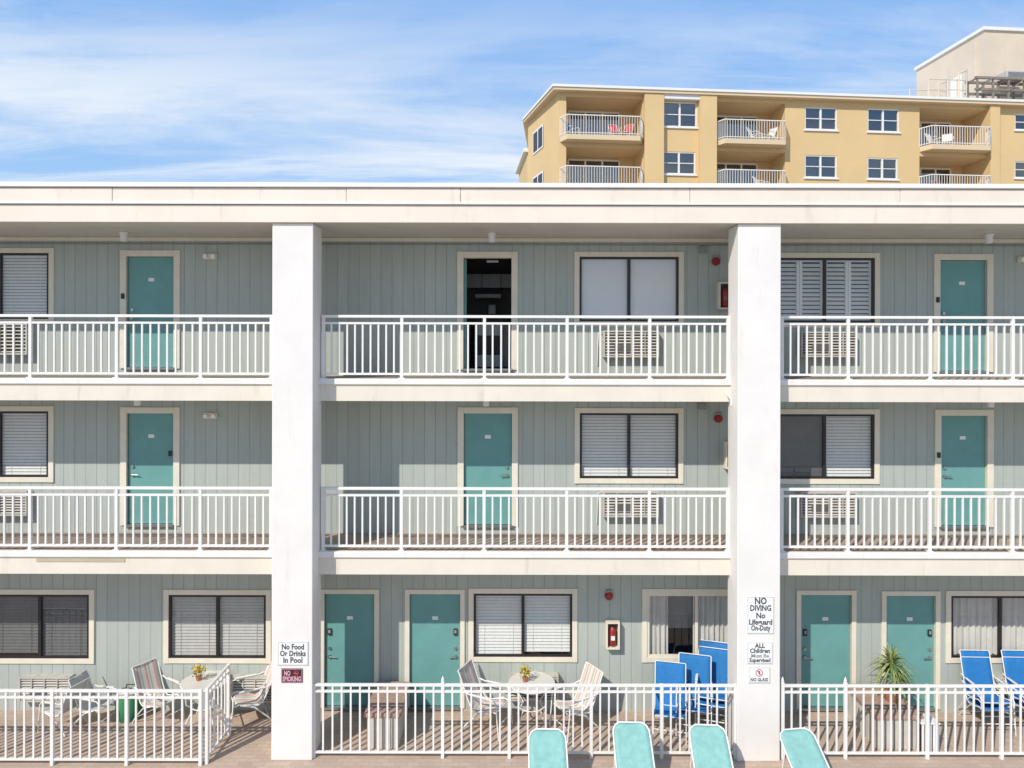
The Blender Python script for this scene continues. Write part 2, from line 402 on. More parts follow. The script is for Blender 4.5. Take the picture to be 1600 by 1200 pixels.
for x0,x1,z0,z1,k,hs in doors:
    t=.115 if z0>2 else .085; yt=WY-.03; m=MB()
    m.box(x0-t,x0,yt,WY+.01,z0-.01,z1+t,'trim',.003); m.box(x1,x1+t,yt,WY+.01,z0-.01,z1+t,'trim',.003)
    m.box(x0+.0005,x1-.0005,yt+.002,WY+.01,z1,z1+t-.002,'trim',.003)
    m.box(x0-.02,x1+.02,yt-.03,WY+.1,z0-.03,z0+.012,'steel')
    do=m.obj('doorway' if k=='open' else 'door',root)
    if k!='open':
        m=MB(); m.box(x0+.006,x1-.006,WY+.035,WY+.08,z0+.016,z1-.006,'door',.003)
        lf=m.obj('door_leaf',do)
        m=MB(); m.box(x0-.001,x0+.004,WY+.03,WY+.1,z0,z1,'black'); m.box(x0,x1,WY+.085,WY+.1,z0,z1,'black'); m.obj('door_gap',do)
        hx=x0+.09 if hs=='L' else x1-.09; sg=1 if hs=='L' else -1; hz=z0+.93
        m=MB(); m.tube([(hx,WY+.035,hz),(hx,WY+.0,hz)],.032,'steel',12); m.tube([(hx,WY-.005,hz),(hx+sg*.12,WY-.01,hz-.008)],.011,'steel',8)
        m.obj('handle',do)
        m=MB(); m.tube([(hx,WY+.035,hz+.15),(hx,WY+.01,hz+.15)],.03,'steel',12); m.obj('lock',do)
        if z0<2:
            m=MB(); m.box(hx-.035,hx+.035,WY+.0,WY+.034,hz+.40,hz+.52,'black',.006); m.box(hx-.02,hx+.02,WY-.004,WY+.0,hz+.44,hz+.5,'grey'); m.obj('keypad',do)
        xc=(x0+x1)/2; m=MB(); m.box(xc-.055,xc+.055,WY+.026,WY+.034,z0+1.61,z0+1.675,'signw',.002)
        m.obj('number_plate',do)
        if z0>2 and hs=='L':
            kx=x1-.05 if (z0<5 and x0<0) else x0-.055
            m=MB(); m.box(kx-.03,kx+.03,WY-.055,WY-.031,z0+1.28,z0+1.38,'black',.006); m.obj('key_box',do)
    else:
        m=MB(); a=math.radians(101); c,s_=math.cos(a),math.sin(a); w=x1-x0-.02
        def R(u,v,z): return (x0+.05+u*c-v*s_, WY+.13+u*s_+v*c, z)
        vs=[R(u,v,z) for z in (z0+.02,z1-.01) for v in (0,.045) for u in (0,w)]
        m.add(vs,[(0,2,3,1),(4,5,7,6),(0,1,5,4),(2,6,7,3),(0,4,6,2),(1,3,7,5)],'door'); m.obj('door_leaf',do)
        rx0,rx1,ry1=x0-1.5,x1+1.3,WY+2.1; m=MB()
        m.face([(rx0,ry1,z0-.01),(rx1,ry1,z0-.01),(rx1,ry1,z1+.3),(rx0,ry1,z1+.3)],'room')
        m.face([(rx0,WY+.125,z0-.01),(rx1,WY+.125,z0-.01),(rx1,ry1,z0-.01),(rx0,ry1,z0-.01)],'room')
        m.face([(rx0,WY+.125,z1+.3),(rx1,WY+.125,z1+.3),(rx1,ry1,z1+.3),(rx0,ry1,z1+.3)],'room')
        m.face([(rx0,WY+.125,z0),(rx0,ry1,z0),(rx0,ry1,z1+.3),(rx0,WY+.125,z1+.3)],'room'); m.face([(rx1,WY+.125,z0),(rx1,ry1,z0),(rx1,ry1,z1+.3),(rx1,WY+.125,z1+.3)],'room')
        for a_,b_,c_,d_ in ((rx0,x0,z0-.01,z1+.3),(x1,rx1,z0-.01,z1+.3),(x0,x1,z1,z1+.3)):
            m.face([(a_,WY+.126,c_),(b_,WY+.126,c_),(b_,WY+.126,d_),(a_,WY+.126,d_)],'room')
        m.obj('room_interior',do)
        cx=(x0+x1)/2-.02
        for q in range(3):
            m=MB(); m.box(cx-.55+q*.4,cx-.16+q*.4,ry1-.35,ry1-.01,z0+1.66,z0+1.95,'cabinet',.006); m.obj('wall_cabinet',do)
        m=MB(); m.box(cx-.3,cx+.25,ry1-.45,ry1-.01,z0+1.44,z0+1.52,'cabinet',.01); m.obj('range_hood',do)
        m=MB(); m.box(cx-.3,cx+.3,ry1-.6,ry1-.01,z0,z0+.9,'signw',.01); m.box(cx-.26,cx+.26,ry1-.615,ry1-.6,z0+.25,z0+.65,'black')
        m.box(cx-.3,cx+.3,ry1-.08,ry1-.012,z0+.9,z0+1.08,'black'); m.obj('stove',do)
        m=MB(); m.box(cx+.31,cx+1.0,ry1-.6,ry1-.01,z0,z0+.9,'cabinet',.006); m.obj('base_cabinet',do)
        m=MB(); m.box(cx-.02,cx+.14,ry1-.5,ry1-.3,z0+1.09,z0+1.3,'cabinet',.03); m.obj('kitchen_appliance',do)
        m=MB(); m.box(cx+.0,cx+.22,WY+.13,WY+.16,z1-.07,z1-.03,'cabinet',.004); m.obj('door_closer',do)

# railings
def railing(px0,px1,posts,zt,name='railing'):
    Y=SY+.06; x0,x1=PX(px0,Y),PX(px1,Y); z=zt; ht=1.075
    m=MB()
    m.box(x0,x1,Y-.03,Y+.03,z+ht-.045,z+ht,'rail',.006)
    m.box(x0,x1,Y-.02,Y+.02,z+ht-.155,z+ht-.12,'rail')
    m.box(x0,x1,Y-.02,Y+.02,z+.06,z+.095,'rail')
    ps=[x0+.03]+[PX(p,Y) for p in posts]+[x1-.03]
    for i in range(len(ps)-1):
        L=ps[i+1]-ps[i]; n=max(1,round(L/.139))
        for k in range(1,n):
            x=ps[i]+L*k/n+random.uniform(-.002,.002); m.box(x-.014,x+.014,Y-.013,Y+.013,z+.095,z+ht-.155,'rail')
    ro=m.obj(name,root)
    for x in ps:
        m=MB(); m.box(x-.026,x+.026,Y-.0255,Y+.0255,z+.012,z+ht-.045,'rail',.004); m.box(x-.05,x+.05,Y-.05,Y+.05,z+.0,z+.012,'rail'); m.obj('post',ro)
for zt in (Zs3,Zs2):
    railing(-300,427,[-222,-86,48,183,314],zt); railing(503,1140,[628,757,886,1015],zt); railing(1219,2000,[1325,1453,1582,1711,1840],zt)

# ---- fixtures
def soffit_light(px,zc,Y=12.6):
    x=PX(px,Y); m=MB(); m.tube([(x,Y,zc),(x,Y,zc-.03)],.075,'signw',16); m.tube([(x,Y,zc-.03),(x,Y,zc-.16)],[.062,.055],'signw',16)
    o=m.obj('ceiling_light',origin=(x,Y,zc)); tag(o,'white cylindrical light fitting under the walkway ceiling','ceiling light','walkway ceiling lights')
for px in (193,768,1545): soffit_light(px,Zsof-.001)
for px in (215,760,1548): soffit_light(px,Zb3+.018,12.7)
def strobe(px,py):
    x,z=PX(px,WY),PZ(py,WY); e=empty('fire_alarm',(x,WY,z),'small round red fire alarm sounder with strobe on siding','fire alarm','fire alarms')
    m=MB(); m.tube([(x,WY-.002,z),(x,WY-.05,z),(x,WY-.07,z)],[.078,.075,.055],'red',18); m.obj('housing',e)
    m=MB(); m.box(x-.06,x+.06,WY-.05,WY-.003,z+.06,z+.11,'grey',.006); m.obj('strobe_lens',e)
for p in ((1118,408),(1122,653),(952,930)): strobe(*p)
def emlight(px,py):
    x,z=PX(px,WY),PZ(py,WY); e=empty('emergency_light',(x,WY,z),'small cream twin head emergency light on siding','emergency light','emergency lights')
    m=MB(); m.box(x-.12,x+.12,WY-.06,WY-.002,z-.055,z+.05,'trim',.008); m.obj('housing',e)
    for s in (-1,1):
        m=MB(); m.tube([(x+s*.07,WY-.05,z),(x+s*.075,WY-.12,z-.01)],[.03,.04],'signw',12); m.obj('lamp_head',e)
for p in ((330,402),(331,650),(1598,404)): emlight(*p)
def junction(px,py):
    x,z=PX(px,WY),PZ(py,WY); m=MB(); m.box(x-.07,x+.07,WY-.05,WY-.002,z-.06,z+.06,'grey',.006); m.box(x-.05,x+.05,WY-.056,WY-.05,z-.04,z+.04,'grey',.002)
    tag(m.obj('junction_box'),'small grey electrical junction box on siding','electrical box','junction boxes')
for p in ((1098,390),(1097,634)): junction(*p)
def ext(px,py,old=False):
    x,z=PX(px,WY),PZ(py,WY); e=empty('fire_extinguisher_cabinet',(x,WY,z-.25),'cream framed cabinet holding a red fire extinguisher','extinguisher cabinet','extinguisher cabinets')
    w,h,d=.125,.25,.16
    m=MB(); m.box(x-w,x-w+.03,WY-d,WY-.002,z-h,z+h,'trim',.004); m.box(x+w-.03,x+w,WY-d,WY-.002,z-h,z+h,'trim',.004)
    m.box(x-w+.03,x+w-.03,WY-d+.002,WY-.002,z+h-.03,z+h,'trim'); m.box(x-w+.03,x+w-.03,WY-d+.002,WY-.002,z-h,z-h+.03,'trim'); m.box(x-w+.03,x+w-.03,WY-.02,WY-.004,z-h+.03,z+h-.03,'brown')
    m.obj('cabinet_case',e)
    m=MB(); Y=WY-.08; m.tube([(x,Y,z-.2),(x,Y,z-.19),(x,Y,z+.08),(x,Y,z+.12),(x,Y,z+.14)],[.05,.06,.06,.04,.02],'red',16); 
    m.box(x-.035,x+.035,Y-.062,Y-.058,z-.09,z-.01,'brown' if old else 'signw'); m.obj('extinguisher',e)
    m=MB(); m.tube([(x,Y,z+.14),(x,Y,z+.175)],.018,'black'); m.box(x-.015,x+.07,Y-.012,Y+.012,z+.17,z+.185,'black'); m.tube([(x,Y,z+.15),(x-.06,Y-.01,z+.12),(x-.07,Y-.01,z-.06)],.009,'black'); m.obj('valve',e)
ext(1130,462,True); ext(1141,709,True); ext(957,988)
def acunit(px0,px1,py0,py1,hose=False):
    dd=.16
    x0,x1=PX(px0,WY-dd),PX(px1,WY-dd); z1,z0=PZ(py0,WY-dd),PZ(py1,WY-dd); y=WY-dd
    e=empty('air_conditioner',((x0+x1)/2,WY,z0),'weathered through-wall air conditioner with louvred grille under window','air conditioner','wall air conditioners')
    m=MB(); f=.03
    m.box(x0,x0+f,y,WY-.002,z0,z1,'ac',.004); m.box(x1-f,x1,y,WY-.002,z0,z1,'ac',.004); m.box(x0+f,x1-f,y+.002,WY-.002,z1-f,z1-.001,'ac'); m.box(x0+f,x1-f,y+.002,WY-.002,z0+.001,z0+f,'ac')
    m.obj('case',e)
    m=MB(); m.box(x0+f,x1-f,y+.06,WY-.004,z0+f,z1-f,'acdark')
    n=8
    for i in range(n):
        z=z0+f+(z1-z0-2*f)*(i+.25)/n; m.add([(x0+f,y+.008,z),(x1-f,y+.008,z),(x1-f,y+.035,z+.022),(x0+f,y+.035,z+.022)],[(0,1,2,3)],'ac')
    for k in range(1,4):
        x=x0+(x1-x0)*k/4; m.box(x-.008,x+.008,y+.003,y+.04,z0+f,z1-f,'ac')
    m.box(x0+.2,x0+.5,y+.001,y+.005,z0+.12,z0+.25,'acdark')
    m.obj('grille',e)
    if hose:
        m=MB(); m.tube([(x0+.01,WY-.05,z1-.02),(x0-.08,WY-.04,z1-.04),(x0-.09,WY-.03,z1-.3),(x0-.1,WY-.03,z0-.15)],.009,'trim'); m.obj('drain_hose',e)
acunit(-45,42,507,556); acunit(943,1030,516,558,True); acunit(1252,1340,517,557)
acunit(-45,42,769,808); acunit(943,1030,768,808,True); acunit(1252,1340,768,808)
acunit(30,110,1060,1099); acunit(362,436,1060,1099); acunit(796,874,1056,1096); acunit(1545,1625,1058,1098)
m=MB(); x=PX(1136,SY-.05); m.tube([(x,SY-.02,PZ(612,SY)),(x-.02,SY-.09,PZ(613,SY)),(x+.05,SY-.1,PZ(622,SY)),(x+.06,SY-.1,PZ(632,SY))],.015,'signw'); tag(m.obj('drain_spout'),'small white curved drain spout on walkway edge','drain spout')

# ---- signs
def text_mesh(txt,size,cx,cz,y,mat,maxw=None,bold=0.012):
    cu=bpy.data.curves.new('t','FONT'); cu.body=txt; cu.size=size; cu.align_x='CENTER'; cu.offset=bold*size; cu.extrude=.0008; cu.resolution_u=2
    ob=bpy.data.objects.new('t',cu); col.objects.link(ob); bpy.context.view_layer.update()
    d=bpy.context.evaluated_depsgraph_get(); me=bpy.data.meshes.new_from_object(ob.evaluated_get(d))
    xs=[v.co.x for v in me.vertices]; w=max(xs)-min(xs); sc=1
    if maxw: sc=maxw/w
    vs=[(cx+v.co.x*sc,y-v.co.z,cz+v.co.y) for v in me.vertices]; fs=[tuple(p.vertices) for p in me.polygons]
    bpy.data.objects.remove(ob); bpy.data.meshes.remove(me); return vs,fs
def sign(px0,px1,py0,py1,board,lines,label,border=None,extra=None):
    Y=CY-.001; x0,x1=PX(px0,CY),PX(px1,CY); z1,z0=PZ(py0,CY),PZ(py1,CY)
    e=empty('wall_sign',((x0+x1)/2,CY,z0),label,'sign','signs on the columns')
    m=MB(); m.box(x0,x1,Y-.012,Y,z0,z1,board,.002); m.obj('board',e)
    m=MB()
    if border:
        t=.005; i=.008
        for a,b_,c,d in ((x0+i,x1-i,z1-i-t,z1-i),(x0+i,x1-i,z0+i,z0+i+t),(x0+i,x0+i+t,z0+i+t,z1-i-t),(x1-i-t,x1-i,z0+i+t,z1-i-t)): m.box(a,b_,Y-.0135,Y-.0125,c,d,border)
    for (t,fz,sz,fw,mat,fx) in lines:
        vs,fs=text_mesh(t,sz,x0+(x1-x0)*fx,z0+(z1-z0)*fz,Y-.0135,mat,(x1-x0)*fw,.03); m.add(vs,fs,mat)
    m.obj('lettering',e)
    if extra:
        fx,fz,r,rm,im=extra; m=MB(); cx,cz=x0+(x1-x0)*fx,z0+(z1-z0)*fz; yy=Y-.0145; n=24
        vs=[(cx+rr*math.cos(2*math.pi*k/n),yy,cz+rr*math.sin(2*math.pi*k/n)) for rr in (r,r*.8) for k in range(n)]
        m.add(vs,[(k,(k+1)%n,n+(k+1)%n,n+k) for k in range(n)],rm)
        a=math.radians(-45); ux,uz=math.cos(a),math.sin(a); w=r*.09
        m.face([(cx-ux*r*.85+uz*w,yy-.001,cz-uz*r*.85-ux*w),(cx+ux*r*.85+uz*w,yy-.001,cz+uz*r*.85-ux*w),(cx+ux*r*.85-uz*w,yy-.001,cz+uz*r*.85+ux*w),(cx-ux*r*.85-uz*w,yy-.001,cz-uz*r*.85+ux*w)],rm)
        if label.startswith('small white'):
            m.face([(cx-r*.25,yy+.0005,cz+r*.5),(cx-r*.12,yy+.0005,cz-r*.5),(cx+r*.12,yy+.0005,cz-r*.5),(cx+r*.25,yy+.0005,cz+r*.5)][::-1],im)
        else: m.box(cx-r*.55,cx+r*.45,yy+.0002,yy+.0008,cz-r*.1,cz+r*.1,im)
        m.obj('prohibition_symbol',e)
sign(435,483,1003,1040,'signw',[('No Food',.68,.125,.72,'ink',.5),('Or Drinks',.40,.125,.84,'ink',.5),('In Pool',.12,.125,.62,'ink',.5)],'white sign reading No Food Or Drinks In Pool on column','grey')
sign(441,474,1045,1067,'signk',[('NO',.52,.11,.30,'signp',.28),('SMOKING',.12,.11,.86,'signp',.5)],'dark plum no smoking sign with pink letters on column','signp',(.7,.68,.042,'signr','signp'))
sign(1168,1210,931,989,'signw',[('NO',.80,.15,.44,'ink',.5),('DIVING',.62,.13,.78,'ink',.5),('No',.42,.13,.34,'ink',.5),('Lifeguard',.25,.12,.86,'ink',.5),('On-Duty',.09,.12,.72,'ink',.5)],'white pool sign reading No Diving, No Lifeguard On-Duty','grey')
sign(1168,1208,1002,1036,'signw',[('ALL',.74,.10,.4,'ink',.5),('Children',.51,.10,.78,'ink',.5),('Must Be',.30,.08,.7,'grey',.5),('Supervised',.09,.09,.82,'ink',.5)],'white sign reading All Children Must Be Supervised','grey')
sign(1170,1204,1041,1066,'signw',[('NO GLASS',.12,.075,.8,'ink',.5)],'small white no glass sign with red symbol on column','grey',(.5,.64,.06,'signr','ink'))

# ---- ground fences
def fence(ptsx,y,label,posts,fin=(),axis='x',x=None):
    ht=1.22; m=MB(); a,b_=ptsx
    def bx(u0,u1,hw,z0,z1,bev=0):
        if axis=='x': m.box(u0,u1,y-hw,y+hw,z0,z1,'rail',bev)
        else: m.box(x-hw,x+hw,u0,u1,z0,z1,'rail',bev)
    bx(a,b_,.022,ht-.04,ht,.004); bx(a,b_,.018,ht-.14,ht-.11); bx(a,b_,.018,.08,.11)
    ps=sorted([a+.02]+posts+[b_-.02])
    for i in range(len(ps)-1):
        L=ps[i+1]-ps[i]; n=max(1,round(L/.15))
        for k in range(1,n):
            u=ps[i]+L*k/n+random.uniform(-.003,.003)
            if axis=='x': m.box(u-.014,u+.014,y-.011,y+.011,.11,ht-.04,'rail')
            else: m.box(x-.011,x+.011,u-.014,u+.014,.11,ht-.04,'rail')
    e=empty('pool_fence',((a+b_)/2 if axis=='x' else x, y if axis=='x' else (a+b_)/2,0),label,'fence','white metal pool fences')
    m.obj('fence_panel',e)
    for p in ps:
        m=MB(); X,Yp=(p,y) if axis=='x' else (x,p); tall=any(abs(p-f)<.05 for f in fin); h=ht+.04 if tall else ht+.004
        m.box(X-.026,X+.026,Yp-.026,Yp+.026,0,h,'rail',.004)
        if tall: m.tube([(X,Yp,h),(X,Yp,h+.015),(X,Yp,h+.045),(X,Yp,h+.085)],[.018,.028,.02,.004],'rail',10)
        m.obj('post',e)
FY=11.68
c0,c1=PX(490,FY),PX(1152,FY)
fence((c0,c1),FY,'white metal fence between two columns with small post finials',[PX(p,FY) for p in (693,797,925,1035)],[PX(693,FY)])
c0,c1=PX(1222,FY),PX(1900,FY)
fence((c0,c1),FY,'white metal fence beside column in front of potted palm',[PX(p,FY) for p in (1322,1450,1566,1700,1800)],[PX(1322,FY),c0+.02])
LY=11.46
fence((-9.9,-4.99),LY,'white metal fence around patio seating',[-8.75,-7.4,-6.2])
fence((LY+.03,12.4),0,'short white metal fence return beside patio gate',[],axis='y',x=-4.93)

# ---- planters
def planter(x0,x1,y0,y1,h,label):
    e=empty('planter_box',((x0+x1)/2,(y0+y1)/2,0),label,'planter','raised planter boxes')
    m=MB(); 
    m.box(x0+.02,x1-.02,y0+.02,y1-.02,0,h-.07,'planter')
    n=int((x1-x0)/.13)
    for i in range(n): 
        a=x0+(x1-x0)*i/n; m.box(a+.008,a+(x1-x0)/n-.008,y0,y0+.02,.0,h-.07,'planter',.004)
    n=int((y1-y0)/.13)
    for i in range(n):
        a=y0+.02+(y1-y0-.04)*i/n
        for xx in (x0,x1-.02): m.box(xx,xx+.02,a+.008,a+(y1-y0)/n-.008,.0,h-.07,'planter',.004)
    m.obj('box',e)
    m=MB(); m.box(x0-.04,x1+.04,y0-.03,y1+.02,h-.068,h,'cop',.008); m.obj('brick_coping',e)
planter(PX(574,11.95),PX(624,11.95),11.95,13.05,.6,'narrow rendered planter box with brick coping beside teal door')
planter(PX(1372,11.95),PX(1440,11.95),11.95,13.05,.58,'rendered planter box with brick coping under potted palm')

# ---- furniture (templates built at the origin)
def sling_chair(fabric,label,cat='chair',group='patio sling chairs',tall=False):
    e=empty('patio_chair',(0,0,0),label,cat,group)
    prof=[(-.27,.43),(-.2,.45),(-.05,.41),(.12,.375),(.2,.42),(.27,.56),(.36,.78),(.44,.98),(.47,1.03)]
    hw=.25; fr=.013
    if tall: prof=[(-.27,.43),(-.2,.45),(-.05,.41),(.12,.375),(.2,.42),(.25,.58),(.31,.82),(.37,1.04),(.40,1.12)]; hw=.27; fr=.010
    yt_,zt_=prof[-1]
    m=MB()
    for s in (-1,1):
        X=s*(hw+.008)
        m.tube([(X,y,z) for y,z in prof],fr,'rail',6)
        A=s*.29
        m.tube([(A,.33,.70),(A,.2,.67),(A,-.1,.66),(A,-.24,.65),(A,-.29,.6),(A,-.3,.4),(A,-.34,.0)],fr,'rail',6)
        m.tube([(A,-.18,.45),(A,.05,.37),(A,.28,.15),(A,.4,.0)],fr,'rail',6)
        m.box(A-.022,A+.022,-.2,.18,.672,.688,'rail',.005)
    for y,z in ((-.27,.43),(.2,.40),(yt_,zt_)): m.tube([(-hw,y,z),(hw,y,z)],fr*.8,'rail',6)
    m.tube([(-.29,.3,.12),(.29,.3,.12)],.010,'rail',6); m.tube([(-.29,-.31,.2),(.29,-.31,.2)],.010,'rail',6)
    m.obj('frame',e,origin=(0,0,0))
    m=MB(); vs=[];n=6
    for y,z in prof:
        for k in range(n+1):
            x=-hw+2*hw*k/n; sag=.02*(1-(x/hw)**2); vs.append((x,y+(sag if z>.5 else 0),z-(sag if z<=.5 else 0)))
    r=n+1; m.add(vs,[(i*r+k,i*r+k+1,(i+1)*r+k+1,(i+1)*r+k) for i in range(len(prof)-1) for k in range(n)],fabric,True)
    so=m.obj('sling',e,origin=(0,0,0)); md=so.modifiers.new('s','SOLIDIFY'); md.thickness=.006
    return e
def place(root,px,Y,rot,z=0): root.location=(PX(px,Y),Y,z); root.rotation_euler=(0,0,math.radians(rot))
ch=sling_chair('stripe','white framed patio chair with pink and green striped sling')
place(ch,764,12.6,66)
def dp(px,Y,rot,lab=None,z=0,mat=None,sc=1): return dup(ch,(PX(px,Y),Y,z),math.radians(rot),lab,sc,mat)
dp(898,12.55,-60,sc=.97); dp(390,12.8,-62,'striped patio chair beside column and round table',sc=1.02); dp(250,12.8,60,'striped patio chair next to folded towel',sc=.93)
wc=sling_chair('greysling','patio chair with white frame and grey sling behind fence'); wc['group']='patio sling chairs'; place(wc,152,12.7,80); wc.scale=(.82,)*3
dup(wc,(PX(98,12.6),12.6,0),math.radians(-105),None,.8)
# beach bag with towel
bx_,by_=PX(203,12.9),12.9
e=empty('beach_bag',(bx_,by_,0),'dark green beach bag with rolled towel on patio','bag')
m=MB(); m.tube([(bx_-.0,by_,0),(bx_-.0,by_,.04),(bx_+.01,by_,.3),(bx_,by_,.44)],[.17,.20,.21,.17],'green',14); m.obj('bag_body',e)
m=MB()
for s in (-.07,.07): m.tube([(bx_-.12,by_+s,.42),(bx_-.08,by_+s,.58),(bx_+.08,by_+s,.58),(bx_+.12,by_+s,.42)],.012,'black',6)
m.obj('handle',e)
m=MB(); m.tube([(bx_-.18,by_-.02,.47),(bx_+.15,by_-.02,.50)],.065,'curtain',12); m.tube([(bx_-.1,by_+.06,.46),(bx_+.2,by_+.04,.43)],.05,'blue',12); m.obj('towel',e)
bc=sling_chair('blue','white framed patio chair with bright blue sling',tall=True); place(bc,1048,12.45,-14); bc.scale=(.96,)*3; bc['group']='blue sling chairs'
dup(bc,(PX(1086,12.6),12.6,.0),math.radians(-16),'blue sling chair with white frame near window',1.02)
dup(bc,(PX(1117,12.75),12.75,0),math.radians(-18),'blue sling chair stacked beside column',1.06); dup(bc,(PX(1119,12.75),12.80,.1),math.radians(-18),'blue sling chair stacked beside column',1.06)
for px in (1545,1612):
    for i in range(2):
        dup(bc,(PX(px,12.7)+.01*i,12.7+.04*i,.11*i),math.radians(-2),'blue sling chair in a stack by the wall',.95)
def table(px,Y,r=.42):
    x=PX(px,Y); e=empty('patio_table',(x,Y,0),'round pale patio table with white tubular legs','table','round patio tables')
    m=MB(); m.tube([(x,Y,.69),(x,Y,.70),(x,Y,.725),(x,Y,.73)],[r-.02,r,r,r-.01],'tablew',36); m.obj('table_top',e)
    m=MB()
    for k in range(4):
        a=math.pi/4+k*math.pi/2; c,s=math.cos(a),math.sin(a)
        m.tube([(x+c*r*.85,Y+s*r*.85,.69),(x+c*r*.8,Y+s*r*.8,.4),(x+c*r*.5,Y+s*r*.5,.3),(x+c*r*.9,Y+s*r*.9,0)],.014,'rail',8)
    m.tube([(x+r*.55*math.cos(k*math.pi/8),Y+r*.55*math.sin(k*math.pi/8),.3) for k in range(17)],.01,'rail',6); m.obj('leg_frame',e)
    f=empty('flower_pot',(x-.12,Y,.731),'small pot of yellow flowers on patio table','flower pot','table flower pots'); X=x-.12
    m=MB(); m.tube([(X,Y,.732),(X,Y,.80),(X,Y,.81)],[.04,.055,.058],'pot',14); m.obj('pot',f)
    lm=MB(); fm=MB()
    for k in range(150):
        a=random.uniform(0,6.28); q=random.uniform(.01,.12); z=.82+random.uniform(0,.15)
        if k%3: z+=.04
        p=Vector((X+q*math.cos(a),Y+q*math.sin(a),z)); u=Vector((random.gauss(0,1),random.gauss(0,1),random.gauss(0,1))).normalized()*.025; v=u.cross(Vector((.3,.5,.8))).normalized()*.018
        (fm if k%3 else lm).face([p-u,p+v,p+u,p-v],'yellow' if k%3 else 'leafg')
    lm.obj('leaves',f); fm.obj('petals',f)
table(832,12.8); table(322,12.82)

def chaise(label):
    e=empty('chaise_lounge',(0,0,0),label,'sun lounger','teal sun loungers')
    prof=[(-1.35,.34),(-.7,.34),(-.05,.33),(.15,.47),(.35,.62),(.5,.735),(.56,.78),(.60,.81)]
    hw=[.28,.28,.28,.28,.28,.275,.24,.17]
    m=MB(); vs=[]; n=8
    for (y,z),w in zip(prof,hw):
        for k in range(n+1):
            t=-1+2*k/n; vs.append((t*w,y,z-.015*(1-t*t)))
    r=n+1; m.add(vs,[(i*r+k,i*r+k+1,(i+1)*r+k+1,(i+1)*r+k) for i in range(len(prof)-1) for k in range(n)],'tealsling',True)
    so=m.obj('sling',e,origin=(0,0,0)); so.modifiers.new('s','SOLIDIFY').thickness=.006
    m=MB(); L=[(-w-.008,y,z) for (y,z),w in zip(prof,hw)]; Rr=[(w+.008,y,z) for (y,z),w in zip(prof,hw)]
    m.tube(L+Rr[::-1],.013,'rail',8)
    for s in (-.26,.26):
        m.tube([(s,-1.1,.33),(s,-1.15,0)],.015,'rail'); m.tube([(s,-.15,.32),(s,-.1,0)],.015,'rail'); m.tube([(s,.4,.64),(s,.55,.02)],.013,'rail'); m.tube([(s,-.1,.1),(s,.54,.08)],.012,'rail')
    m.tube([(-.26,-.1,.02),(.26,-.1,.02)],.012,'rail'); m.tube([(-.26,.55,.02),(.26,.55,.02)],.012,'rail')
    m.obj('frame',e,origin=(0,0,0)); return e
cl=chaise('sun lounger with teal sling and raised rounded back')
def headpos(px,py,rot):
    z=.81; Y=(H-z)*F/(py-HZ); x=PX(px,Y); a=math.radians(rot); return (x+.6*math.sin(a),Y-.6*math.cos(a),0),a
l,a=headpos(856,1139,0); cl.location=l; cl.rotation_euler=(0,0,a)
for px,py,r in ((986,1128,-1),(1105,1132,-3),(1242,1138,9)):
    l,a=headpos(px,py,r); dup(cl,l,a)

# palm plant
PXp,PYp=PX(1394,12.45),12.45
e=empty('potted_palm',(PXp,PYp,.582),'spiky dracaena plant with arching leaves in low pot on planter','plant')
m=MB(); m.tube([(PXp,PYp,.583),(PXp,PYp,.74),(PXp,PYp,.76)],[.1,.15,.155],'pot',16); m.obj('pot',e)
m=MB(); m.tube([(PXp,PYp,.72),(PXp+.02,PYp,.95),(PXp-.01,PYp,1.22)],[.03,.024,.02],'bark'); m.tube([(PXp,PYp,.75),(PXp+.08,PYp-.03,.95)],[.02,.015],'bark'); m.obj('trunk',e)
m=MB()
for k in range(230):
    a=random.uniform(0,6.28); el=random.uniform(-.1,1.5); L=random.uniform(.3,.62); w=random.uniform(.012,.018)
    b0=Vector((PXp-.01,PYp,random.uniform(1.04,1.3))); 
    if k%5==0: b0=Vector((PXp+.08,PYp-.03,.96))
    d=Vector((math.cos(a)*math.cos(el),math.sin(a)*math.cos(el),math.sin(el))); side=Vector((-math.sin(a),math.cos(a),0))
    pts=[]
    for i in range(6):
        t=i/5; p=b0+d*L*t+Vector((0,0,-.34*L*t*t*(1.2+math.cos(el)))); ww=w*(1-t**2)+.001; pts.append((p-side*ww,p+side*ww))
    vs=[q for pr in pts for q in pr]; m.add(vs,[(2*i,2*i+1,2*i+3,2*i+2) for i in range(5)],'leafy' if k%3 else 'leafg')
m.obj('crown',e)
hx=PX(1447,11.95); e=empty('towel_hamper',(hx,11.95,0),'small white slatted towel hamper with dark sides on paving','hamper')
m=MB(); m.box(hx-.15,hx+.15,11.82,12.1,.02,.5,'black',.01); m.obj('bin',e)
m=MB()
for k in range(5): m.box(hx-.14+k*.062,hx-.105+k*.062,11.8,11.818,.03,.49,'signw',.003)
m.box(hx-.16,hx+.16,11.79,12.11,.5,.525,'signw',.006); m.obj('slats',e)

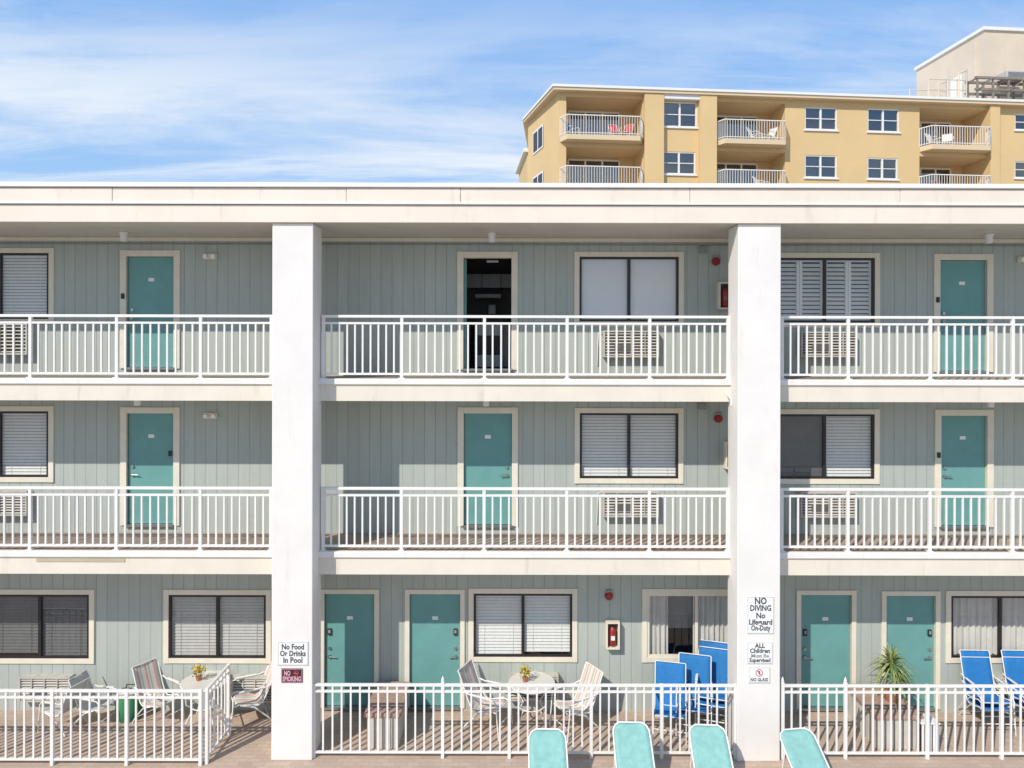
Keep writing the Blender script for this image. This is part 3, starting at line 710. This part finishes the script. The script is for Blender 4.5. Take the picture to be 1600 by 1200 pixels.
# ---------------------------------------------------------------- condo
CX0,CY0=2.6,40.0; TH=math.atan2(2.4,27.9); cc,ss=math.cos(TH),math.sin(TH)
def U(px,v=0):
    k=(px-800)/F
    return (k*(CY0+v*cc)-CX0+v*ss)/(cc-k*ss)
def ZC(py,px,v=0):
    u=U(px,v); return H-(py-HZ)/F*(CY0+u*ss+v*cc)
croot=empty('condominium_building',(0,0,0),'tall ochre stucco condominium block with recessed white railed balconies','building')
ZR=21.08; floors=[18.55,15.71,12.87,10.03]
ch_=[]; cw=[]
bays=[(U(884),U(1003)),(U(1117),U(1226)),(U(1436),U(1541))]
BH=2.3
for f in floors:
    for a,b_ in bays: ch_.append((a,b_,f,f+BH))
def CW(px0,px1,py0,py1):
    a,b_=U(px0),U(px1); z1,z0=ZC(py0,px0),ZC(py1,px0)
    cw.append((a,b_,z0,z1)); ch_.append((a,b_,z0,z1))
CW(1035,1088,158,197); CW(1035,1086,236,271); CW(1257,1307,166,201); CW(1257,1307,241,276); CW(1355,1404,168,204); CW(1355,1402,245,278); CW(1585,1625,176,201); CW(1585,1625,250,276)
UE=U(1900)
m=MB(); grid_wall(m,0,UE,0,ZR,0,ch_,'ochre',.2)
S1=(-1.12,5.6); S2=(.6,16)
m.face([(S1[0],S1[1],0),(0,0,0),(0,0,ZR),(S1[0],S1[1],ZR)],'ochre'); m.face([(S2[0],16,0),(S1[0],S1[1],0),(S1[0],S1[1],ZR),(S2[0],16,ZR)],'ochre')
m.face([(UE,0,0),(UE,16,0),(UE,16,ZR),(UE,0,ZR)],'ochre'); m.face([(UE,16,0),(S2[0],16,0),(S2[0],16,ZR),(UE,16,ZR)],'ochre')
m.obj('wall',croot)
for a,b_,dq in ((1004,1034,.35),(1090,1116,.35),(1541,1556,.3)):
    m=MB(); m.box(U(a),U(b_),-dq,-.002,0,ZR-.01,'ochre'); m.obj('pilaster',croot)
m=MB(); o=.42
foot=[(-.35,-o),(UE+.5,-o),(UE+.5,16.5),(S2[0]-.3,16.5),(S1[0]-.3,S1[1])]
def prism(m,pts,z0,z1,mat):
    n=len(pts); vs=[(x,y,z0) for x,y in pts]+[(x,y,z1) for x,y in pts]
    m.add(vs,[tuple(range(n))[::-1],tuple(range(n,2*n))]+[(i,(i+1)%n,n+(i+1)%n,n+i) for i in range(n)],mat)
prism(m,foot,ZR,ZR+.16,'ochre2'); foot2=[(x+(-.06 if i in (0,3,4) else .06),y+(-.06 if i in(0,1) else 0)) for i,(x,y) in enumerate(foot)]
prism(m,foot2,ZR+.161,ZR+.30,'condow'); cr=m.obj('roof',croot)
for fi,f in enumerate(floors):
    for bi,(a,b_) in enumerate(bays):
        m=MB(); dp_=2.0
        m.face([(a,.2,f),(b_,.2,f),(b_,dp_,f),(a,dp_,f)],'ochre2'); m.face([(a,.2,f+BH),(b_,.2,f+BH),(b_,dp_,f+BH),(a,dp_,f+BH)],'ochre2')
        m.face([(a,.2,f),(a,dp_,f),(a,dp_,f+BH),(a,.2,f+BH)],'ochre'); m.face([(b_,.2,f),(b_,dp_,f),(b_,dp_,f+BH),(b_,.2,f+BH)],'ochre')
        m.face([(a,dp_,f),(b_,dp_,f),(b_,dp_,f+BH),(a,dp_,f+BH)],'ochre')
        ex=.35 if bi==0 else .0
        pts=[(a-ex,-.02),(a-ex+.3,-.7),(b_-.3,-.7),(b_,-.02)]
        prism(m,pts,f-.28,f-.005,'ochre2')
        bo=m.obj('balcony',croot)
        m=MB(); path=[(p[0],p[1]+.04) for p in pts]
        for i in range(3):
            p=Vector((*path[i],0)); q=Vector((*path[i+1],0)); L=(q-p).length
            for z,r in ((f+1.08,.035),(f+.1,.025)): m.tube([p+Vector((0,0,z)),q+Vector((0,0,z))],r,'condow',4)
            n=max(1,round(L/.155))
            for k in range(n+1):
                t=p.lerp(q,k/n); rr=.03 if k in (0,n) else .016; m.tube([(t.x,t.y,f),(t.x,t.y,f+1.06)],rr,'condow',4,False)
        m.obj('railing',bo)
        m=MB(); w=b_-a; da,db=a+.1*w,a+.80*w; yy=dp_-.05
        for x in (da,da+(db-da)/3,da+2*(db-da)/3,db): m.box(x-.05,x+.05,yy-.04,yy+.03,f,f+2.05,'condow')
        m.box(da,db,yy-.038,yy+.03,f+2.05,f+2.15,'condow'); m.box(da,db,yy-.038,yy+.03,f,f+.08,'condow'); so=m.obj('sliding_door',bo)
        m=MB(); m.box(da,db,yy+.0,yy+.01,f+.08,f+2.05,'cglass'); m.box(da,db,yy+.02,yy+.04,f+.08,f+2.05,'dark'); m.obj('glass',so)  # dark panel behind the glass, shade of the unlit room put into its colour
for i,(a,b_,z0,z1) in enumerate(cw):
    m=MB(); y=.06; t=.065
    for x0,x1,c,d in ((a,a+t,z0,z1),(b_-t,b_,z0,z1),(a+t,b_-t,z1-t,z1),(a+t,b_-t,z0,z0+t),((a+b_)/2-.05,(a+b_)/2+.05,z0+t,z1-t)): m.box(x0,x1,y-.03,y+.1,c,d,'condow')
    zm=(z0+z1)/2; m.box(a+t,(a+b_)/2-.05,y-.02,y+.08,zm-.022,zm+.022,'condow'); m.box((a+b_)/2+.05,b_-t,y-.02,y+.08,zm-.022,zm+.022,'condow')
    m.box(a-.08,b_+.08,-.08,-.003,z0-.10,z0-.01,'condow')
    wo=m.obj('window',croot)
    m=MB(); m.box(a+.03,b_-.03,y+.04,y+.05,z0+.03,z1-.03,'cglass'); m.obj('glass',wo)
    m=MB(); m.box(a,b_,y+.13,y+.15,z0,z1,'dark');  # dark sheet behind each pane: unlit room put into its colour, no curtain
    if i in (0,3,5): m.box(a+.1,(a+b_)/2-.2,y+.10,y+.12,z0+.05,z1-.05,'shade')
    if i in (2,4): m.box(a+.1,b_-.1,y+.10,y+.12,zm,z1-.05,'greyblind')
    m.obj('curtain',wo)
m=MB(); a,b_=U(1034),U(1094); m.box(a,b_,-.3,-.003,ZC(157,1034)+.02,ZC(146,1034),'condow',.03); m.obj('shutter_box',croot)
for z0,z1 in ((18.7,20.1),(15.9,17.3),(13.0,14.4)):
    m=MB(); n=Vector((-5.6,-1.12,0)).normalized(); d=Vector((-1.12,5.6,0)).normalized()
    def sp(t,off,z): p=d*t+n*off; return (p.x,p.y,z)
    for t0,t1,mat,of in ((2.6,4.6,'condow',.04),):
        vs=[sp(t0,of,z0),sp(t1,of,z0),sp(t1,of,z1),sp(t0,of,z1)]; m.face(vs[::-1],mat)
    wo=m.obj('window',croot)
    m=MB()
    for t0,t1 in ((2.75,3.5),(3.7,4.45)): m.face([sp(t0,.06,z0+.12),sp(t0,.06,z1-.12),sp(t1,.06,z1-.12),sp(t1,.06,z0+.12)],'bronze')
    m.obj('glass',wo)
m=MB(); m.box(-1.1,1,6.4,12,0,19.4,'ochre'); m.box(-1.35,1,6.2,12.3,19.4,19.62,'condow'); m.obj('side_wing',croot)
# penthouse
m=MB(); pu=26.84; m.box(pu,pu+12,1.7,8.1,ZR+.3,26.4,'pent'); po=m.obj('penthouse',croot)
m=MB(); m.box(pu-.12,pu+12.1,1.58,8.2,26.4,26.6,'condow'); m.obj('coping',po)
m=MB(); m.box(pu-.06,pu-.005,3.6,4.6,22.3,24.4,'condow',.02); m.obj('access_door',po)
m=MB(); m.box(pu-.25,pu-.005,5.6,6.2,23,23.8,'lgrey',.02); m.obj('service_box',po)
m=MB(); m.box(pu-.12,pu-.005,2.3,2.4,22,26,'pent'); m.obj('downpipe',po)
m=MB()
for z in (22.2,22.9):
    m.box(25.3,34,.4,.55,z,z+.13,'steelb'); m.box(25.3,34,1.2,1.35,z,z+.13,'steelb')
for k in range(9): x=25.4+k*1.0; m.box(x,x+.09,.42,.53,ZR+.3,22.95,'steelb'); m.box(x,x+.08,.55,1.2,22.9,22.98,'steelb'); m.box(x,x+.09,1.22,1.33,ZR+.3,22.95,'steelb')
for k in range(0,8,2): x=25.4+k; m.tube([(x,.38,22.2),(x+1,.38,22.95)],.03,'steelb',6)
m.obj('equipment_platform',cr)
for k in range(3):
    m=MB(); x=27.3+k*2.2; m.box(x,x+1.5,.45,1.3,23.04,23.45,'lgrey',.03)
    for j in range(5): m.box(x+.1,x+1.4,.43,.449,23.1+j*.06,23.13+j*.06,'grey')
    m.obj('condenser_unit',cr)
for u0,u1,v in ((22.6,25.0,.8),(22.6,25.0,2.6)):
    m=MB()
    for z in (22.3,22.9): m.tube([(u0,v,z),(u1,v,z)],.035,'pent',6)
    for k in range(5): x=u0+(u1-u0)*k/4; m.tube([(x,v,ZR+.3),(x,v,22.95)],.035,'pent',6)
    m.tube([(u1,v,ZR+.3),(u1,v,23.6)],.05,'lgrey',6); m.tube([(u1-.5,v,ZR+.3),(u1-.5,v,23.3),(u1,v,23.5)],.05,'pent',6); m.obj('roof_guardrail',cr)
croot.location=(CX0,CY0,0); croot.rotation_euler=(0,0,TH)
def cw2(u,v): return (CX0+u*cc-v*ss, CY0+u*ss+v*cc)
for px,fi,mat,lab,rot in ((893,0,'blue','blue chair on condominium balcony',40),(978,0,'cred','red chair on condominium balcony',-30),(960,0,'cred','red chair on condominium balcony',10),(1180,0,'tablew','white chair on condominium balcony',50),(1200,0,'tablew','white chair on condominium balcony',-60),(1460,0,'tablew','white chair on condominium balcony',30),(1480,0,'tablew','white chair on condominium balcony',-30),(1190,1,'tablew','white chair on condominium balcony',40),(1470,1,'cred','red chair on condominium balcony',20)):
    x,y=cw2(U(px,.3),.3); r=dup(wc,(x,y,floors[fi]),math.radians(rot),lab,1,mat); r['group']='balcony chairs'

# ---------------------------------------------------------------- light / world / camera
d=Vector((.73,1,-1.06)); 
sd=bpy.data.lights.new('sun','SUN'); sd.energy=4.2; sd.angle=math.radians(.5); sd.color=(1,.94,.85)
so=bpy.data.objects.new('sun',sd); col.objects.link(so); so.rotation_euler=d.to_track_quat('-Z','Y').to_euler(); so.location=(-10,-10,20)
w=bpy.data.worlds.new('World'); scene.world=w; w.use_nodes=True; nt=w.node_tree; bg=nt.nodes['Background']
sk=nt.nodes.new('ShaderNodeTexSky'); sk.sky_type='NISHITA'; sk.sun_disc=False
sk.sun_elevation=math.asin(1.06/d.length); sk.sun_rotation=math.atan2(-.73,-1)%(2*math.pi); sk.air_density=1.0; sk.dust_density=.6; sk.ozone_density=1.6
tc=nt.nodes.new('ShaderNodeTexCoord'); sx=nt.nodes.new('ShaderNodeSeparateXYZ'); nt.links.new(tc.outputs['Generated'],sx.inputs[0])
zz=math_node(nt,'ADD',math_node(nt,'MAXIMUM',sx.outputs[2],0),.12)
cb=nt.nodes.new('ShaderNodeCombineXYZ'); nt.links.new(math_node(nt,'DIVIDE',sx.outputs[0],zz),cb.inputs[0]); nt.links.new(math_node(nt,'DIVIDE',sx.outputs[1],zz),cb.inputs[1])
def nz(scale,detail,dist,rough,rot,msc,loc):
    mp=nt.nodes.new('ShaderNodeMapping'); mp.inputs['Rotation'].default_value=(0,0,math.radians(rot)); mp.inputs['Scale'].default_value=msc; mp.inputs['Location'].default_value=loc
    nt.links.new(cb.outputs[0],mp.inputs[0])
    n=nt.nodes.new('ShaderNodeTexNoise'); n.inputs['Scale'].default_value=scale; n.inputs['Detail'].default_value=detail; n.inputs['Distortion'].default_value=dist; n.inputs['Roughness'].default_value=rough
    nt.links.new(mp.outputs[0],n.inputs['Vector']); return n.outputs['Fac']
# broad streaky cirrus plus finer filaments
c1=ramp(nt,nz(1.0,9,.5,.60,-14,(.55,1.5,1),(3.1,1.7,0)),.38,.66)
c2=ramp(nt,nz(1.6,8,.9,.65,-22,(.35,1.7,1),(7.3,.4,0)),.42,.72)
cs=math_node(nt,'MAXIMUM',c1,math_node(nt,'MULTIPLY',c2,.8))
low=nt.nodes.new('ShaderNodeMapRange'); nt.links.new(sx.outputs[2],low.inputs[0]); low.inputs[1].default_value=.43; low.inputs[2].default_value=.27; low.inputs[3].default_value=.22; low.inputs[4].default_value=1.0
fac=math_node(nt,'MULTIPLY',cs,low.outputs[0]); fac=math_node(nt,'MULTIPLY',fac,.9)
skc=mixc(nt,.75,sk.outputs[0],(2.1,5.0,10.4))
haze=nt.nodes.new('ShaderNodeMapRange'); nt.links.new(sx.outputs[2],haze.inputs[0]); haze.inputs[1].default_value=.46; haze.inputs[2].default_value=.12; haze.inputs[4].default_value=.55
skc=mixc(nt,haze.outputs[0],skc,(5.6,7.8,9.9))
cl_=mixc(nt,fac,skc,(9.0,9.5,10.0))
nt.links.new(cl_,bg.inputs[0]); bg.inputs[1].default_value=.1
cam=bpy.data.cameras.new('camera'); co=bpy.data.objects.new('camera',cam); col.objects.link(co); scene.camera=co
cam.sensor_width=36; cam.lens=36*F/1600; cam.shift_y=-(600-HZ)/1600; cam.clip_end=2000; cam.clip_start=.1
co.location=(0,0,H); co.rotation_euler=(Matrix.Rotation(math.radians(90),4,'X')@Matrix.Rotation(math.radians(.12),4,'Z')).to_euler()
scene.view_settings.view_transform='Standard'; scene.view_settings.look='None'; scene.view_settings.exposure=0
for o in bpy.data.objects:
    if 'w' in o: del o['w']
